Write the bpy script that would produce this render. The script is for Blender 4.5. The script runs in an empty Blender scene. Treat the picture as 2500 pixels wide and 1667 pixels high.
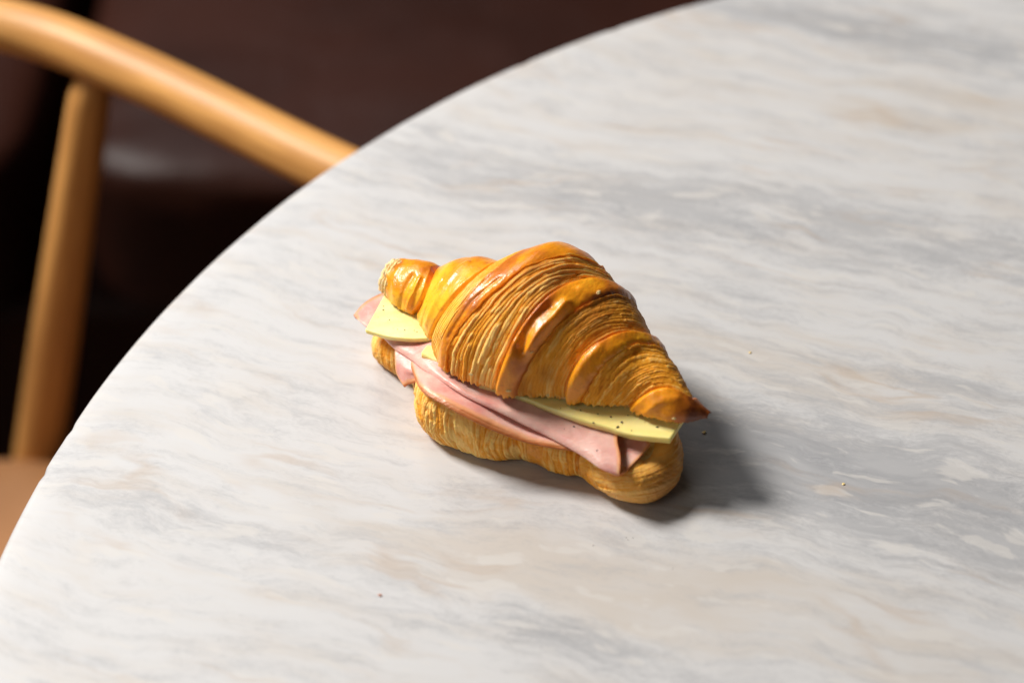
import bpy, math
import numpy as np
from mathutils import Vector

# ------------------------------------------------------------------ camera, world, lights, exposure
SC = bpy.context.scene
F_PX = 85 / 36 * 2500            # focal length in photograph pixels (2500 wide)
PITCH = math.radians(42)
CAM_H = 0.65                     # camera height above the table top; table top is z = 0
FLOOR_Z = -0.74

cam_d = bpy.data.cameras.new('camera')
cam = bpy.data.objects.new('camera', cam_d)
SC.collection.objects.link(cam)
cam.location = (0, 0, CAM_H)
cam.rotation_euler = (math.pi / 2 - PITCH, 0, 0)
cam_d.sensor_width = 36
cam_d.lens = 85
cam_d.clip_start = 0.02
cam_d.clip_end = 50
cam_d.dof.use_dof = True
cam_d.dof.focus_distance = 0.925
cam_d.dof.aperture_fstop = 4.3
SC.camera = cam

world = bpy.data.worlds.new('World')
SC.world = world
world.use_nodes = True
bg = world.node_tree.nodes['Background']
bg.inputs[0].default_value = (1.0, 0.95, 0.90, 1)
bg.inputs[1].default_value = 0.026


def area(name, loc, target, size, power, color, size_y=None):
    d = bpy.data.lights.new(name, 'AREA')
    d.shape = 'RECTANGLE'
    d.size = size
    d.size_y = size_y or size
    d.energy = power
    d.color = color
    o = bpy.data.objects.new(name, d)
    SC.collection.objects.link(o)
    o.location = loc
    o.rotation_euler = (Vector(target) - Vector(loc)).to_track_quat('-Z', 'Y').to_euler()
    return o


area('key_lamp', (-1.42, 1.44, 1.62), (0.0, 0.70, 0.03), 0.56, 90, (1.0, 0.967, 0.925))
area('soft_window', (-0.80, 2.6, 1.85), (0.0, 0.75, 0.0), 1.25, 12, (0.90, 0.945, 1.0))
area('room_fill', (-1.3, -0.35, 1.2), (0.0, 0.70, 0.02), 1.0, 5.5, (1.0, 0.93, 0.86))

SC.view_settings.view_transform = 'Standard'
SC.view_settings.look = 'None'
SC.view_settings.exposure = 0
SC.view_settings.gamma = 1
SC.render.engine = 'CYCLES'
SC.cycles.use_denoising = True
SC.cycles.max_bounces = 8

# ------------------------------------------------------------------ pixel helpers
CP, SP = math.cos(PITCH), math.sin(PITCH)


def unproj(px, py, z=0.0):
    x = (px - 1250) / F_PX
    y = -(py - 833.5) / F_PX
    d = np.array([x, CP + y * SP, -SP + y * CP])
    return d * ((CAM_H - z) / -d[2]) + np.array([0, 0, CAM_H])


def proj(p):
    X = p[..., 0]
    D = p[..., 1] * CP - (p[..., 2] - CAM_H) * SP
    U = p[..., 1] * SP + (p[..., 2] - CAM_H) * CP
    return np.stack([1250 + F_PX * X / D, 833.5 - F_PX * U / D], -1)


# local frame of the sandwich, millimetres: s along the croissant, y away from the camera, z up
ORG = unproj(1290, 1000, 0)
AX = math.radians(-30)
E1 = np.array([math.cos(AX), math.sin(AX), 0])
E2 = np.array([-math.sin(AX), math.cos(AX), 0])


def to_world(s, y, z):
    s, y, z = np.broadcast_arrays(s, y, z)
    return ORG + (s[..., None] * E1 + y[..., None] * E2 + z[..., None] * np.array([0, 0, 1.0])) * 0.001


def crop_px(zx, zy):
    return 840 + zx / 2.3054, 570 + zy / 2.3054


def L(zx, zy, z):
    """crop coordinates + height in mm -> local mm"""
    p = unproj(*crop_px(zx, zy), z * 0.001) - ORG
    return np.array([p @ E1 * 1000, p @ E2 * 1000, z])


# ------------------------------------------------------------------ maths helpers
def hash2(i, j, seed):
    h = (i.astype(np.int64) * 374761393 + j.astype(np.int64) * 668265263 + seed * 974634777) & 0x7fffffff
    h = ((h ^ (h >> 13)) * 1274126177) & 0x7fffffff
    h = h ^ (h >> 16)
    return (h & 0xffff) / 65535.0


def vnoise(x, y, seed=0):
    x, y = np.broadcast_arrays(np.asarray(x, float), np.asarray(y, float))
    xi, yi = np.floor(x), np.floor(y)
    fx, fy = x - xi, y - yi
    fx = fx * fx * (3 - 2 * fx)
    fy = fy * fy * (3 - 2 * fy)
    a = hash2(xi, yi, seed)
    b = hash2(xi + 1, yi, seed)
    c = hash2(xi, yi + 1, seed)
    d = hash2(xi + 1, yi + 1, seed)
    return (a + (b - a) * fx) * (1 - fy) + (c + (d - c) * fx) * fy


def fbm(x, y, seed=0, oct=4):
    v, a, n = 0, 0.5, 0
    for o in range(oct):
        v = v + a * vnoise(x * 2 ** o, y * 2 ** o, seed + o * 17)
        n += a
        a *= 0.5
    return v / n


def sst(a, b, x):
    t = np.clip((x - a) / (b - a), 0, 1)
    return t * t * (3 - 2 * t)


def crm(pts, n, closed=False):
    """Catmull-Rom through pts (k x d) -> n samples"""
    pts = np.asarray(pts, float)
    k = len(pts)
    if closed:
        u = np.linspace(0, k, n, endpoint=False)
        i = np.floor(u).astype(int)
        f = (u - i)[:, None]
        g = lambda j: pts[(i + j) % k]
    else:
        u = np.linspace(0, k - 1, n)
        i = np.minimum(np.floor(u).astype(int), k - 2)
        f = (u - i)[:, None]
        ext = np.vstack([2 * pts[0] - pts[1], pts, 2 * pts[-1] - pts[-2]])
        g = lambda j: ext[np.clip(i + j + 1, 0, k + 1)]
    p0, p1, p2, p3 = g(-1), g(0), g(1), g(2)
    return 0.5 * (2 * p1 + (p2 - p0) * f + (2 * p0 - 5 * p1 + 4 * p2 - p3) * f ** 2 + (3 * p1 - p0 - 3 * p2 + p3) * f ** 3)


def grid_faces(nr, nc, wrap=False, off=0, flip=False):
    i = np.arange(nr - 1)[:, None]
    j = np.arange(nc if wrap else nc - 1)[None, :]
    j2 = (j + 1) % nc
    a, b, c, d = i * nc + j, i * nc + j2, (i + 1) * nc + j2, (i + 1) * nc + j
    q = np.stack(np.broadcast_arrays(a, b, c, d), -1).reshape(-1, 4) + off
    return q[:, ::-1] if flip else q


def mesh_obj(name, verts, quads, mat, parent=None, attr=None, smooth=True, origin=None):
    me = bpy.data.meshes.new(name)
    verts = np.asarray(verts, np.float64).reshape(-1, 3)
    if origin is not None:
        verts = verts - np.asarray(origin)
    if isinstance(quads, np.ndarray):
        n = len(quads)
        k = quads.shape[1]
        me.vertices.add(len(verts))
        me.vertices.foreach_set('co', verts.astype(np.float32).ravel())
        me.loops.add(n * k)
        me.loops.foreach_set('vertex_index', quads.astype(np.int32).ravel())
        me.polygons.add(n)
        me.polygons.foreach_set('loop_start', np.arange(0, n * k, k, dtype=np.int32))
        me.update(calc_edges=True)
        me.validate()
    else:
        me.from_pydata(verts.tolist(), [], quads)
    if smooth:
        me.polygons.foreach_set('use_smooth', np.ones(len(me.polygons), bool))
    if attr is not None:
        a = me.color_attributes.new('mix', 'FLOAT_COLOR', 'POINT')
        col = np.ones((len(verts), 4), np.float32)
        col[:, :attr.shape[-1]] = attr.reshape(-1, attr.shape[-1])
        a.data.foreach_set('color', col.ravel())
    me.update()
    o = bpy.data.objects.new(name, me)
    SC.collection.objects.link(o)
    if mat:
        me.materials.append(mat)
    if parent:
        o.parent = parent
        if origin is None:
            o.matrix_parent_inverse = parent.matrix_basis.inverted()
    if origin is not None:
        o.location = origin
    return o


def empty(name, loc):
    o = bpy.data.objects.new(name, None)
    o.empty_display_size = 0.02
    o.location = loc
    SC.collection.objects.link(o)
    return o


def tag(o, label=None, cat=None, group=None, kind=None):
    for k, v in (('label', label), ('category', cat), ('group', group), ('kind', kind)):
        if v:
            o[k] = v
    return o


# ------------------------------------------------------------------ material helpers
class NT:
    def __init__(self, name):
        self.m = bpy.data.materials.new(name)
        self.m.use_nodes = True
        self.t = self.m.node_tree
        self.b = self.t.nodes['Principled BSDF']

    def n(self, typ, **kw):
        nd = self.t.nodes.new(typ)
        for k, v in kw.items():
            setattr(nd, k, v)
        return nd

    def set(self, sock, v):
        if v is None:
            return
        if isinstance(v, bpy.types.NodeSocket):
            self.t.links.new(v, sock)
        elif isinstance(v, (tuple, list)) and len(v) == 3 and sock.type == 'RGBA':
            sock.default_value = (*v, 1)
        else:
            sock.default_value = v

    def math(self, op, a, b=None, c=None, clamp=False):
        nd = self.n('ShaderNodeMath', operation=op, use_clamp=clamp)
        self.set(nd.inputs[0], a)
        self.set(nd.inputs[1], b)
        self.set(nd.inputs[2], c)
        return nd.outputs[0]

    def mix(self, f, a, b, blend='MIX'):
        nd = self.n('ShaderNodeMix', data_type='RGBA', blend_type=blend)
        self.set(nd.inputs[0], f)
        self.set(nd.inputs[6], a)
        self.set(nd.inputs[7], b)
        return nd.outputs[2]

    def ramp(self, x, lo, hi, a=0.0, b=1.0):
        nd = self.n('ShaderNodeMapRange', interpolation_type='SMOOTHSTEP')
        self.set(nd.inputs[0], x)
        for i, v in enumerate((lo, hi, a, b)):
            self.set(nd.inputs[i + 1], v)
        return nd.outputs[0]

    def noise(self, vec, scale, detail=4, rough=0.55, dist=0.0, color=False):
        nd = self.n('ShaderNodeTexNoise')
        if vec is not None:
            self.set(nd.inputs['Vector'], vec)
        self.set(nd.inputs['Scale'], scale)
        self.set(nd.inputs['Detail'], detail)
        self.set(nd.inputs['Roughness'], rough)
        self.set(nd.inputs['Distortion'], dist)
        return nd.outputs[1 if color else 0]

    def coord(self, which='Object'):
        return self.n('ShaderNodeTexCoord').outputs[which]

    def mapping(self, vec, loc=(0, 0, 0), rot=(0, 0, 0), scale=(1, 1, 1)):
        nd = self.n('ShaderNodeMapping')
        self.set(nd.inputs[0], vec)
        nd.inputs[1].default_value = loc
        nd.inputs[2].default_value = rot
        nd.inputs[3].default_value = scale
        return nd.outputs[0]

    def bump(self, h, strength, dist, normal=None):
        nd = self.n('ShaderNodeBump')
        nd.inputs['Strength'].default_value = strength
        nd.inputs['Distance'].default_value = dist
        self.set(nd.inputs['Height'], h)
        self.set(nd.inputs['Normal'], normal)
        return nd.outputs[0]

    def attr(self, name='mix'):
        nd = self.n('ShaderNodeAttribute', attribute_name=name)
        sp = self.n('ShaderNodeSeparateColor')
        self.t.links.new(nd.outputs['Color'], sp.inputs[0])
        return sp.outputs

    def out(self, **kw):
        for k, v in kw.items():
            self.set(self.b.inputs[k.replace('_', ' ')], v)
        return self.m


def mat_pastry():
    m = NT('pastry')
    skin, tone, toast = m.attr()[:3]
    co = m.coord('Object')
    n1 = m.noise(co, 90, 5, 0.6)
    n2 = m.noise(co, 420, 4, 0.6)
    n3 = m.noise(co, 1500, 3, 0.6)
    # laminated layers: toasted valleys to pale ridges
    t2 = m.math('ADD', tone, m.math('MULTIPLY', m.math('SUBTRACT', n2, 0.5), 0.5), clamp=True)
    lay = m.mix(m.ramp(t2, 0.0, 0.45), (0.58, 0.17, 0.008), (0.89, 0.37, 0.030))
    lay = m.mix(m.ramp(t2, 0.42, 0.95), lay, (0.97, 0.63, 0.20))
    # glazed skin
    k2 = m.math('ADD', toast, m.math('MULTIPLY', m.math('SUBTRACT', n1, 0.5), 0.85), clamp=True)
    sk = m.mix(m.ramp(k2, 0.0, 0.42), (0.96, 0.51, 0.030), (0.88, 0.325, 0.012))
    sk = m.mix(m.ramp(k2, 0.42, 0.8), sk, (0.55, 0.15, 0.012))
    sk = m.mix(m.ramp(k2, 0.8, 1.0), sk, (0.16, 0.034, 0.008))
    lay = m.mix(m.math('MULTIPLY', m.ramp(toast, 0.5, 1.0), 0.7), lay, (0.36, 0.12, 0.02))
    sk = m.mix(m.ramp(n2, 0.52, 0.72, 0, 0.45), sk, (0.52, 0.16, 0.012))
    col = m.mix(skin, lay, sk)
    col = m.mix(m.ramp(n3, 0.66, 0.78, 0, 0.25), col, (0.30, 0.11, 0.02))
    rough = m.math('ADD', m.math('MULTIPLY', skin, -0.22), m.math('ADD', 0.44, m.math('MULTIPLY', n2, 0.16)))
    bh = m.math('ADD', m.math('MULTIPLY', n2, 0.6), m.math('MULTIPLY', n3, 0.5))
    return m.out(Base_Color=col, Roughness=rough, Normal=m.bump(bh, 0.34, 0.0005),
                 Subsurface_Weight=0.2, Subsurface_Radius=(1.0, 0.4, 0.1), Subsurface_Scale=0.0025,
                 Specular_IOR_Level=m.math('ADD', 0.14, m.math('MULTIPLY', skin, 0.36)),
                 Coat_Weight=m.math('MULTIPLY', skin, 0.12), Coat_Roughness=0.24, Coat_Normal=m.bump(bh, 0.6, 0.0005))


def mat_crumb():
    m = NT('crumb')
    co = m.coord('Object')
    n = m.noise(co, 320, 5, 0.7)
    col = m.mix(m.ramp(n, 0.3, 0.65), (0.74, 0.45, 0.12), (0.93, 0.74, 0.38))
    return m.out(Base_Color=col, Roughness=0.75, Normal=m.bump(n, 0.4, 0.001),
                 Subsurface_Weight=0.2, Subsurface_Scale=0.002)


def mat_ham():
    m = NT('ham')
    rind, fat = m.attr()[:2]
    co = m.coord('Object')
    n1 = m.noise(co, 110, 5, 0.6)
    n2 = m.noise(m.mapping(co, rot=(0, 0, 0.6), scale=(0.35, 2.2, 1)), 900, 3, 0.6)
    n3 = m.noise(co, 38, 3, 0.5)
    col = m.mix(m.ramp(n1, 0.3, 0.7), (0.66, 0.275, 0.235), (0.82, 0.47, 0.39))
    col = m.mix(m.ramp(n3, 0.52, 0.72, 0, 0.5), col, (0.84, 0.56, 0.47))
    r2 = m.math('ADD', rind, m.math('MULTIPLY', m.math('SUBTRACT', n1, 0.5), 0.5), clamp=True)
    col = m.mix(m.ramp(r2, 0.10, 0.60, 0, 0.85), col, (0.80, 0.37, 0.16))
    col = m.mix(m.ramp(r2, 0.55, 0.95), col, (0.46, 0.14, 0.032))
    rough = m.math('ADD', 0.20, m.math('MULTIPLY', n2, 0.26))
    return m.out(Base_Color=col, Roughness=rough, Normal=m.bump(m.math('ADD', n2, m.math('MULTIPLY', n1, 1.2)), 0.35, 0.0006),
                 Subsurface_Weight=0.35, Subsurface_Radius=(1.0, 0.35, 0.25), Subsurface_Scale=0.003)


def mat_cheese():
    m = NT('cheese')
    co = m.coord('Object')
    n1 = m.noise(m.mapping(co, rot=(0, 0, 0.5), scale=(0.4, 2, 2)), 120, 4, 0.5)
    n2 = m.noise(co, 900, 3, 0.6)
    col = m.mix(m.ramp(n1, 0.3, 0.7), (0.96, 0.75, 0.25), (0.97, 0.81, 0.33))
    return m.out(Base_Color=col, Roughness=0.42, Normal=m.bump(m.math('ADD', n2, n1), 0.15, 0.0006),
                 Subsurface_Weight=0.4, Subsurface_Radius=(1.0, 0.7, 0.25), Subsurface_Scale=0.004)


def mat_simple(name, col, rough, noise_scale=0, var=0.2, bump=0.0, bd=0.001, **kw):
    m = NT(name)
    if noise_scale:
        n = m.noise(m.coord('Object'), noise_scale, 4, 0.6)
        c = m.mix(m.ramp(n, 0.3, 0.7), tuple(v * (1 - var) for v in col), tuple(min(1, v * (1 + var)) for v in col))
        if bump:
            m.out(Normal=m.bump(n, bump, bd))
    else:
        c = col
    return m.out(Base_Color=c, Roughness=rough, **kw)


def mat_marble():
    m = NT('marble')
    co = m.coord('Object')
    rot = math.radians(17)
    # warp, then align with the veins and stretch along them
    wv = m.n('ShaderNodeVectorMath', operation='MULTIPLY_ADD')
    m.set(wv.inputs[0], m.noise(co, 9, 4, 0.55, color=True))
    wv.inputs[1].default_value = (0.05, 0.045, 0.0)
    m.set(wv.inputs[2], co)
    w2 = m.n('ShaderNodeVectorMath', operation='MULTIPLY_ADD')
    m.set(w2.inputs[0], m.noise(co, 60, 3, 0.6, color=True))
    w2.inputs[1].default_value = (0.006, 0.0012, 0.0)
    m.set(w2.inputs[2], wv.outputs[0])
    al = m.mapping(w2.outputs[0], rot=(0, 0, rot))
    st = m.mapping(al, scale=(1.0, 4.2, 1))
    st2 = m.mapping(al, loc=(3.1, 1.7, 0.4), scale=(1.0, 5.5, 1))
    sp = m.n('ShaderNodeSeparateXYZ')
    m.set(sp.inputs[0], al)

    def blob(wx, wy, la, lb, amp):
        # elongated patch of the stone round world point (wx, wy), half lengths la along and lb across the veins
        c, s = math.cos(rot), math.sin(rot)
        wx, wy = wx + 0.028, wy + 0.028      # mean warp
        ax, ay = wx * c - wy * s, wx * s + wy * c
        dx = m.math('DIVIDE', m.math('SUBTRACT', sp.outputs[0], ax), la)
        dy = m.math('DIVIDE', m.math('SUBTRACT', sp.outputs[1], ay), lb)
        r2 = m.math('ADD', m.math('MULTIPLY', dx, dx), m.math('MULTIPLY', dy, dy))
        return m.math('MULTIPLY', m.math('POWER', 2.718, m.math('MULTIPLY', r2, -1.0)), amp)

    def addup(l):
        r = l[0]
        for x in l[1:]:
            r = m.math('ADD', r, x)
        return r

    gm = addup([blob(0.03, 0.808, 0.13, 0.026, 0.22), blob(0.17, 0.775, 0.12, 0.03, 0.14), blob(0.135, 0.628, 0.11, 0.030, 0.42), blob(0.02, 0.562, 0.055, 0.010, 0.28),
                blob(0.19, 0.93, 0.10, 0.02, 0.22), blob(0.10, 0.955, 0.09, 0.012, 0.15), blob(-0.12, 0.62, 0.06, 0.012, 0.10),
                blob(0.17, 0.69, 0.05, 0.012, 0.15), blob(0.10, 0.66, 0.05, 0.02, 0.12)])
    n_big = m.noise(st, 7, 3, 0.5)
    n_mid = m.noise(m.mapping(al, scale=(1.0, 4.6, 1)), 22, 7, 0.62, 0.25)
    n_str = m.noise(m.mapping(al, loc=(2, 2, 0), scale=(1.0, 5.5, 1)), 40, 4, 0.55, 0.1)
    n_fine = m.noise(m.mapping(al, scale=(1, 2.6, 1)), 150, 5, 0.7, 0.3)
    # grey clouding
    g = m.math('ADD', gm, m.math('MULTIPLY', m.math('SUBTRACT', n_big, 0.5), 0.35))
    g = m.math('ADD', g, m.math('MULTIPLY', m.math('SUBTRACT', n_mid, 0.5), 0.95))
    g = m.math('ADD', g, m.math('MULTIPLY', m.math('SUBTRACT', n_str, 0.5), 0.50))
    g = m.math('ADD', g, m.math('MULTIPLY', m.math('SUBTRACT', n_fine, 0.5), 0.38))
    n_vf = m.noise(m.mapping(al, loc=(6, 3, 0), scale=(1, 2.4, 1)), 420, 4, 0.7)
    g = m.math('ADD', g, m.math('MULTIPLY', m.math('SUBTRACT', n_vf, 0.5), 0.36))
    g = m.math('ADD', g, 0.03)
    gmask = m.ramp(g, -0.04, 0.46)
    warm = m.noise(m.mapping(al, loc=(7, 2, 1), scale=(1, 5, 1)), 15, 5, 0.6)
    wm = m.math('ADD', addup([blob(0.01, 0.592, 0.07, 0.018, 0.32), blob(0.10, 0.70, 0.08, 0.02, 0.2), blob(0.12, 0.565, 0.08, 0.014, 0.22), blob(0.20, 0.87, 0.1, 0.03, 0.2)]), warm)
    base = m.mix(m.ramp(wm, 0.42, 0.88), (0.558, 0.550, 0.547), (0.515, 0.47, 0.425))
    grey = m.mix(m.ramp(n_mid, 0.35, 0.65), (0.27, 0.272, 0.285), (0.38, 0.378, 0.385))
    col = m.mix(m.math('MULTIPLY', gmask, 0.88), base, grey)
    # white inclusions inside the grey
    inc = m.noise(m.mapping(al, loc=(1, 5, 0), scale=(1, 3.4, 1)), 40, 4, 0.5, 0.2)
    col = m.mix(m.ramp(inc, 0.57, 0.65, 0, 0.55), col, (0.585, 0.56, 0.53))
    # soft ochre streaks, broken up along their length
    v1 = m.noise(st2, 9, 3, 0.5)
    ln = m.math('ABSOLUTE', m.math('SUBTRACT', v1, 0.5))
    brk = m.ramp(m.noise(m.mapping(al, loc=(5, 1, 3), scale=(1, 2, 1)), 18, 4), 0.47, 0.70)
    vm = m.math('MULTIPLY', m.ramp(ln, 0.0, 0.05, 1, 0), brk)
    col = m.mix(m.math('MULTIPLY', vm, 0.36), col, (0.42, 0.30, 0.20))
    rough = m.math('ADD', 0.24, m.math('MULTIPLY', n_fine, 0.14))
    return m.out(Base_Color=col, Roughness=rough, Normal=m.bump(n_fine, 0.03, 0.0005), Specular_IOR_Level=0.5)


def mat_wood(name='oak', a=(0.47, 0.215, 0.06), b=(0.66, 0.33, 0.095), rough=0.46):
    m = NT(name)
    co = m.coord('UV')
    g1 = m.noise(m.mapping(co, scale=(3, 60, 1)), 1.0, 4, 0.6)
    g2 = m.noise(m.mapping(co, scale=(10, 260, 1)), 1.0, 3, 0.6)
    f = m.math('ADD', m.math('MULTIPLY', g1, 0.7), m.math('MULTIPLY', g2, 0.3))
    col = m.mix(m.ramp(f, 0.40, 0.60), a, b)
    return m.out(Base_Color=col, Roughness=rough, Normal=m.bump(g2, 0.1, 0.0005), Specular_IOR_Level=0.35)


def mat_leather(name, c1, c2, rough=0.4):
    m = NT(name)
    co = m.coord('Object')
    n1 = m.noise(co, 9, 4, 0.55)
    n2 = m.noise(co, 220, 3, 0.6)
    wr = m.noise(co, 10, 4, 0.5, 0.6)
    col = m.mix(m.ramp(n1, 0.3, 0.7), c1, c2)
    nb = m.bump(n2, 0.2, 0.001)
    return m.out(Base_Color=col, Roughness=rough, Normal=m.bump(wr, 0.35, 0.012, nb), Specular_IOR_Level=0.15)


PASTRY, CRUMB, HAM, CHEESE = mat_pastry(), mat_crumb(), mat_ham(), mat_cheese()
MARBLE, OAK = mat_marble(), mat_wood()
PEPPER = mat_simple('black_pepper', (0.035, 0.022, 0.014), 0.7)

# ------------------------------------------------------------------ structure: floor
floor_m = mat_simple('floor_boards', (0.030, 0.020, 0.014), 0.55, 14, 0.35, 0.2, 0.004)
v = [(-3, -1.5, FLOOR_Z), (3, -1.5, FLOOR_Z), (3, 4, FLOOR_Z), (-3, 4, FLOOR_Z)]
tag(mesh_obj('floor', v, [(0, 1, 2, 3)], floor_m, smooth=False), kind='structure')

# ------------------------------------------------------------------ round marble table
TC = np.array([0.445 * CAM_H, 0.805 * CAM_H])
TR = 0.745 * CAM_H


def lathe(profile, n, centre):
    a = np.linspace(0, 2 * math.pi, n, endpoint=False)
    pr = np.asarray(profile, float)
    V = np.stack([centre[0] + pr[:, 0:1] * np.cos(a), centre[1] + pr[:, 0:1] * np.sin(a), np.repeat(pr[:, 1:2], n, 1)], -1)
    return V.reshape(-1, 3), grid_faces(len(pr), n, True, flip=False)


table = empty('round_table', (TC[0], TC[1], FLOOR_Z))
tag(table, 'round white marble table with soft grey and brown veining', 'table')
TH = 0.022
prof = [(0.0005, 0)] + [(r, 0) for r in np.linspace(0.1, TR - 0.012, 6)] + \
       [(TR - 0.0035 + 0.0035 * math.sin(t), -0.0035 + 0.0035 * math.cos(t)) for t in np.linspace(0, math.pi / 2, 6)] + \
       [(TR, -TH + 0.003), (TR - 0.003, -TH), (0.0005, -TH)]
# chips and waviness at the rim
vv, ff = lathe(prof, 720, TC)
vv = vv.reshape(len(prof), 720, 3)
ang = np.arange(720)
rim = (vnoise(ang * 0.35, 0, 5) - 0.5) * 0.0003 - 0.0007 * sst(0.86, 0.97, vnoise(ang * 0.5, 3, 9))
for r in range(7, len(prof) - 1):
    d = vv[r, :, :2] - TC
    vv[r, :, :2] += d / np.linalg.norm(d, axis=1)[:, None] * rim[:, None] * (1.0 if r < 13 else 0.2)
top_o = mesh_obj('table_top', vv.reshape(-1, 3), ff[:, ::-1], MARBLE, table)
iron = mat_simple('black_iron', (0.02, 0.019, 0.018), 0.45, 60, 0.3)
pv, pf = lathe([(0.02, -TH - 0.001), (0.16, -TH - 0.001), (0.16, -TH - 0.008), (0.036, -TH - 0.014), (0.034, FLOOR_Z + 0.06), (0.05, FLOOR_Z + 0.035)], 48, TC)
mesh_obj('pedestal', pv, pf[:, ::-1], iron, table)
pv, pf = lathe([(0.002, FLOOR_Z + 0.036), (0.06, FLOOR_Z + 0.034), (0.22, FLOOR_Z + 0.016), (0.235, FLOOR_Z + 0.010), (0.235, FLOOR_Z + 0.001), (0.002, FLOOR_Z + 0.001)], 64, TC)
mesh_obj('foot_plate', pv, pf[:, ::-1], iron, table)


# ------------------------------------------------------------------ tubes and boxes
def tube(name, pts, radii, mat, parent, n=300, m=28, squash=None):
    P = crm(pts, n)
    R = np.interp(np.linspace(0, 1, n), np.linspace(0, 1, len(radii)), radii)
    T = np.gradient(P, axis=0)
    T /= np.linalg.norm(T, axis=1)[:, None]
    up = np.array([0, 0, 1.0]) if abs(T[:, 2]).mean() < 0.7 else np.array([1.0, 0, 0])
    A = np.cross(T, up)
    A /= np.linalg.norm(A, axis=1)[:, None]
    B = np.cross(A, T)
    endf = np.ones(n)
    k = 8
    endf[:k] = np.sqrt(1 - (1 - np.linspace(0, 1, k)) ** 2)
    endf[-k:] = endf[:k][::-1]
    endf = np.clip(endf, 0.02, 1)
    R = R * endf
    a = np.linspace(0, 2 * math.pi, m, endpoint=False)
    sq = squash or 1.0
    V = P[:, None] + R[:, None, None] * (np.cos(a)[None, :, None] * A[:, None] + sq * np.sin(a)[None, :, None] * B[:, None])
    o = mesh_obj(name, V.reshape(-1, 3), grid_faces(n, m, True), mat, parent)
    ln = np.r_[0, np.cumsum(np.linalg.norm(np.diff(P, axis=0), axis=1))]
    uv = o.data.uv_layers.new(name='UVMap')
    li = np.zeros(len(o.data.loops), np.int32)
    o.data.loops.foreach_get('vertex_index', li)
    aa = np.abs((li % m) / m * 2 - 1)
    uv.data.foreach_set('uv', np.stack([ln[li // m] * 3, aa * 0.12], -1).astype(np.float32).ravel())
    return o


# ------------------------------------------------------------------ wooden chair drawn up to the table
FD = np.array([0.84, -0.543])          # direction the chair faces
ND = np.array([0.543, 0.84])           # its far side
CC = np.array([-0.285, 0.735])
chair = empty('wooden_chair', (CC[0], CC[1], FLOOR_Z))
tag(chair, 'pale oak chair with curved round arm rail, drawn up to the marble table', 'chair')


def ch(f, n, z):
    p = CC + FD * f + ND * n
    return (p[0], p[1], z)


rail = [(0.235, 0.243, -0.052), (0.16, 0.246, -0.052), (0.076, 0.2475, -0.051), (-0.05, 0.2555, -0.050), (-0.13, 0.250, -0.049), (-0.23, 0.205, -0.040), (-0.30, 0.115, -0.028), (-0.325, 0, -0.022)]
rail = rail + [(f, -n, z) for f, n, z in rail[-2::-1]]
tube('arm_rail', [ch(*p) for p in rail], [0.0135, 0.0135, 0.013, 0.0128, 0.013], OAK, chair, 500, 32)
rp = crm([ch(*q) for q in rail], 800)[:330]
ptop = rp[np.argmin(((proj(rp) - np.array([222, 140])) ** 2).sum(-1))] + np.array([0, 0, -0.006])
pbot = unproj(102, 1050, -0.29)
dirn = (pbot - ptop) / (ptop[2] - pbot[2])
pfoot = ptop + dirn * (ptop[2] - (FLOOR_Z + 0.001))
for sgn in (1, -1):
    pts = []
    for t in np.linspace(0, 1, 5):
        q = ptop + (pfoot - ptop) * t
        rel = q[:2] - CC
        f, n = rel @ FD, rel @ ND
        pts.append(ch(f, n * sgn, q[2]))
    tube('leg', pts, [0.0105, 0.0135, 0.0138, 0.012, 0.0095], OAK, chair, 200, 24)
for sgn in (1, -1):
    pts = [ch(0.17, 0.16 * sgn, -0.300), ch(0.185, 0.17 * sgn, -0.5), ch(0.20, 0.18 * sgn, FLOOR_Z + 0.001)]
    tube('leg', pts, [0.016, 0.015, 0.010], OAK, chair, 120, 24)
# seat: thick rounded disc covered in tan leather
TAN = mat_leather('tan_leather', (0.36, 0.165, 0.065), (0.44, 0.22, 0.10), 0.45)
n = 160
a = np.linspace(0, 2 * math.pi, n, endpoint=False)
seat_r = 0.222
prof = [(0.001, -0.298), (0.12, -0.295), (0.19, -0.291), (0.210, -0.2915), (0.219, -0.297), (0.222, -0.306), (0.217, -0.318), (0.18, -0.324), (0.001, -0.324)]
sv, sf = lathe(prof, n, CC)
mesh_obj('seat', sv, sf[:, ::-1], TAN, chair)

# ------------------------------------------------------------------ dark leather bench behind
BENCH = mat_leather('brown_leather', (0.020, 0.0058, 0.0033), (0.030, 0.0085, 0.0048), 0.46)
bench = empty('leather_bench', (-0.2, 1.6, FLOOR_Z))
tag(bench, 'dark brown leather bench with two seat cushions behind the chair', 'bench')


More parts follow.
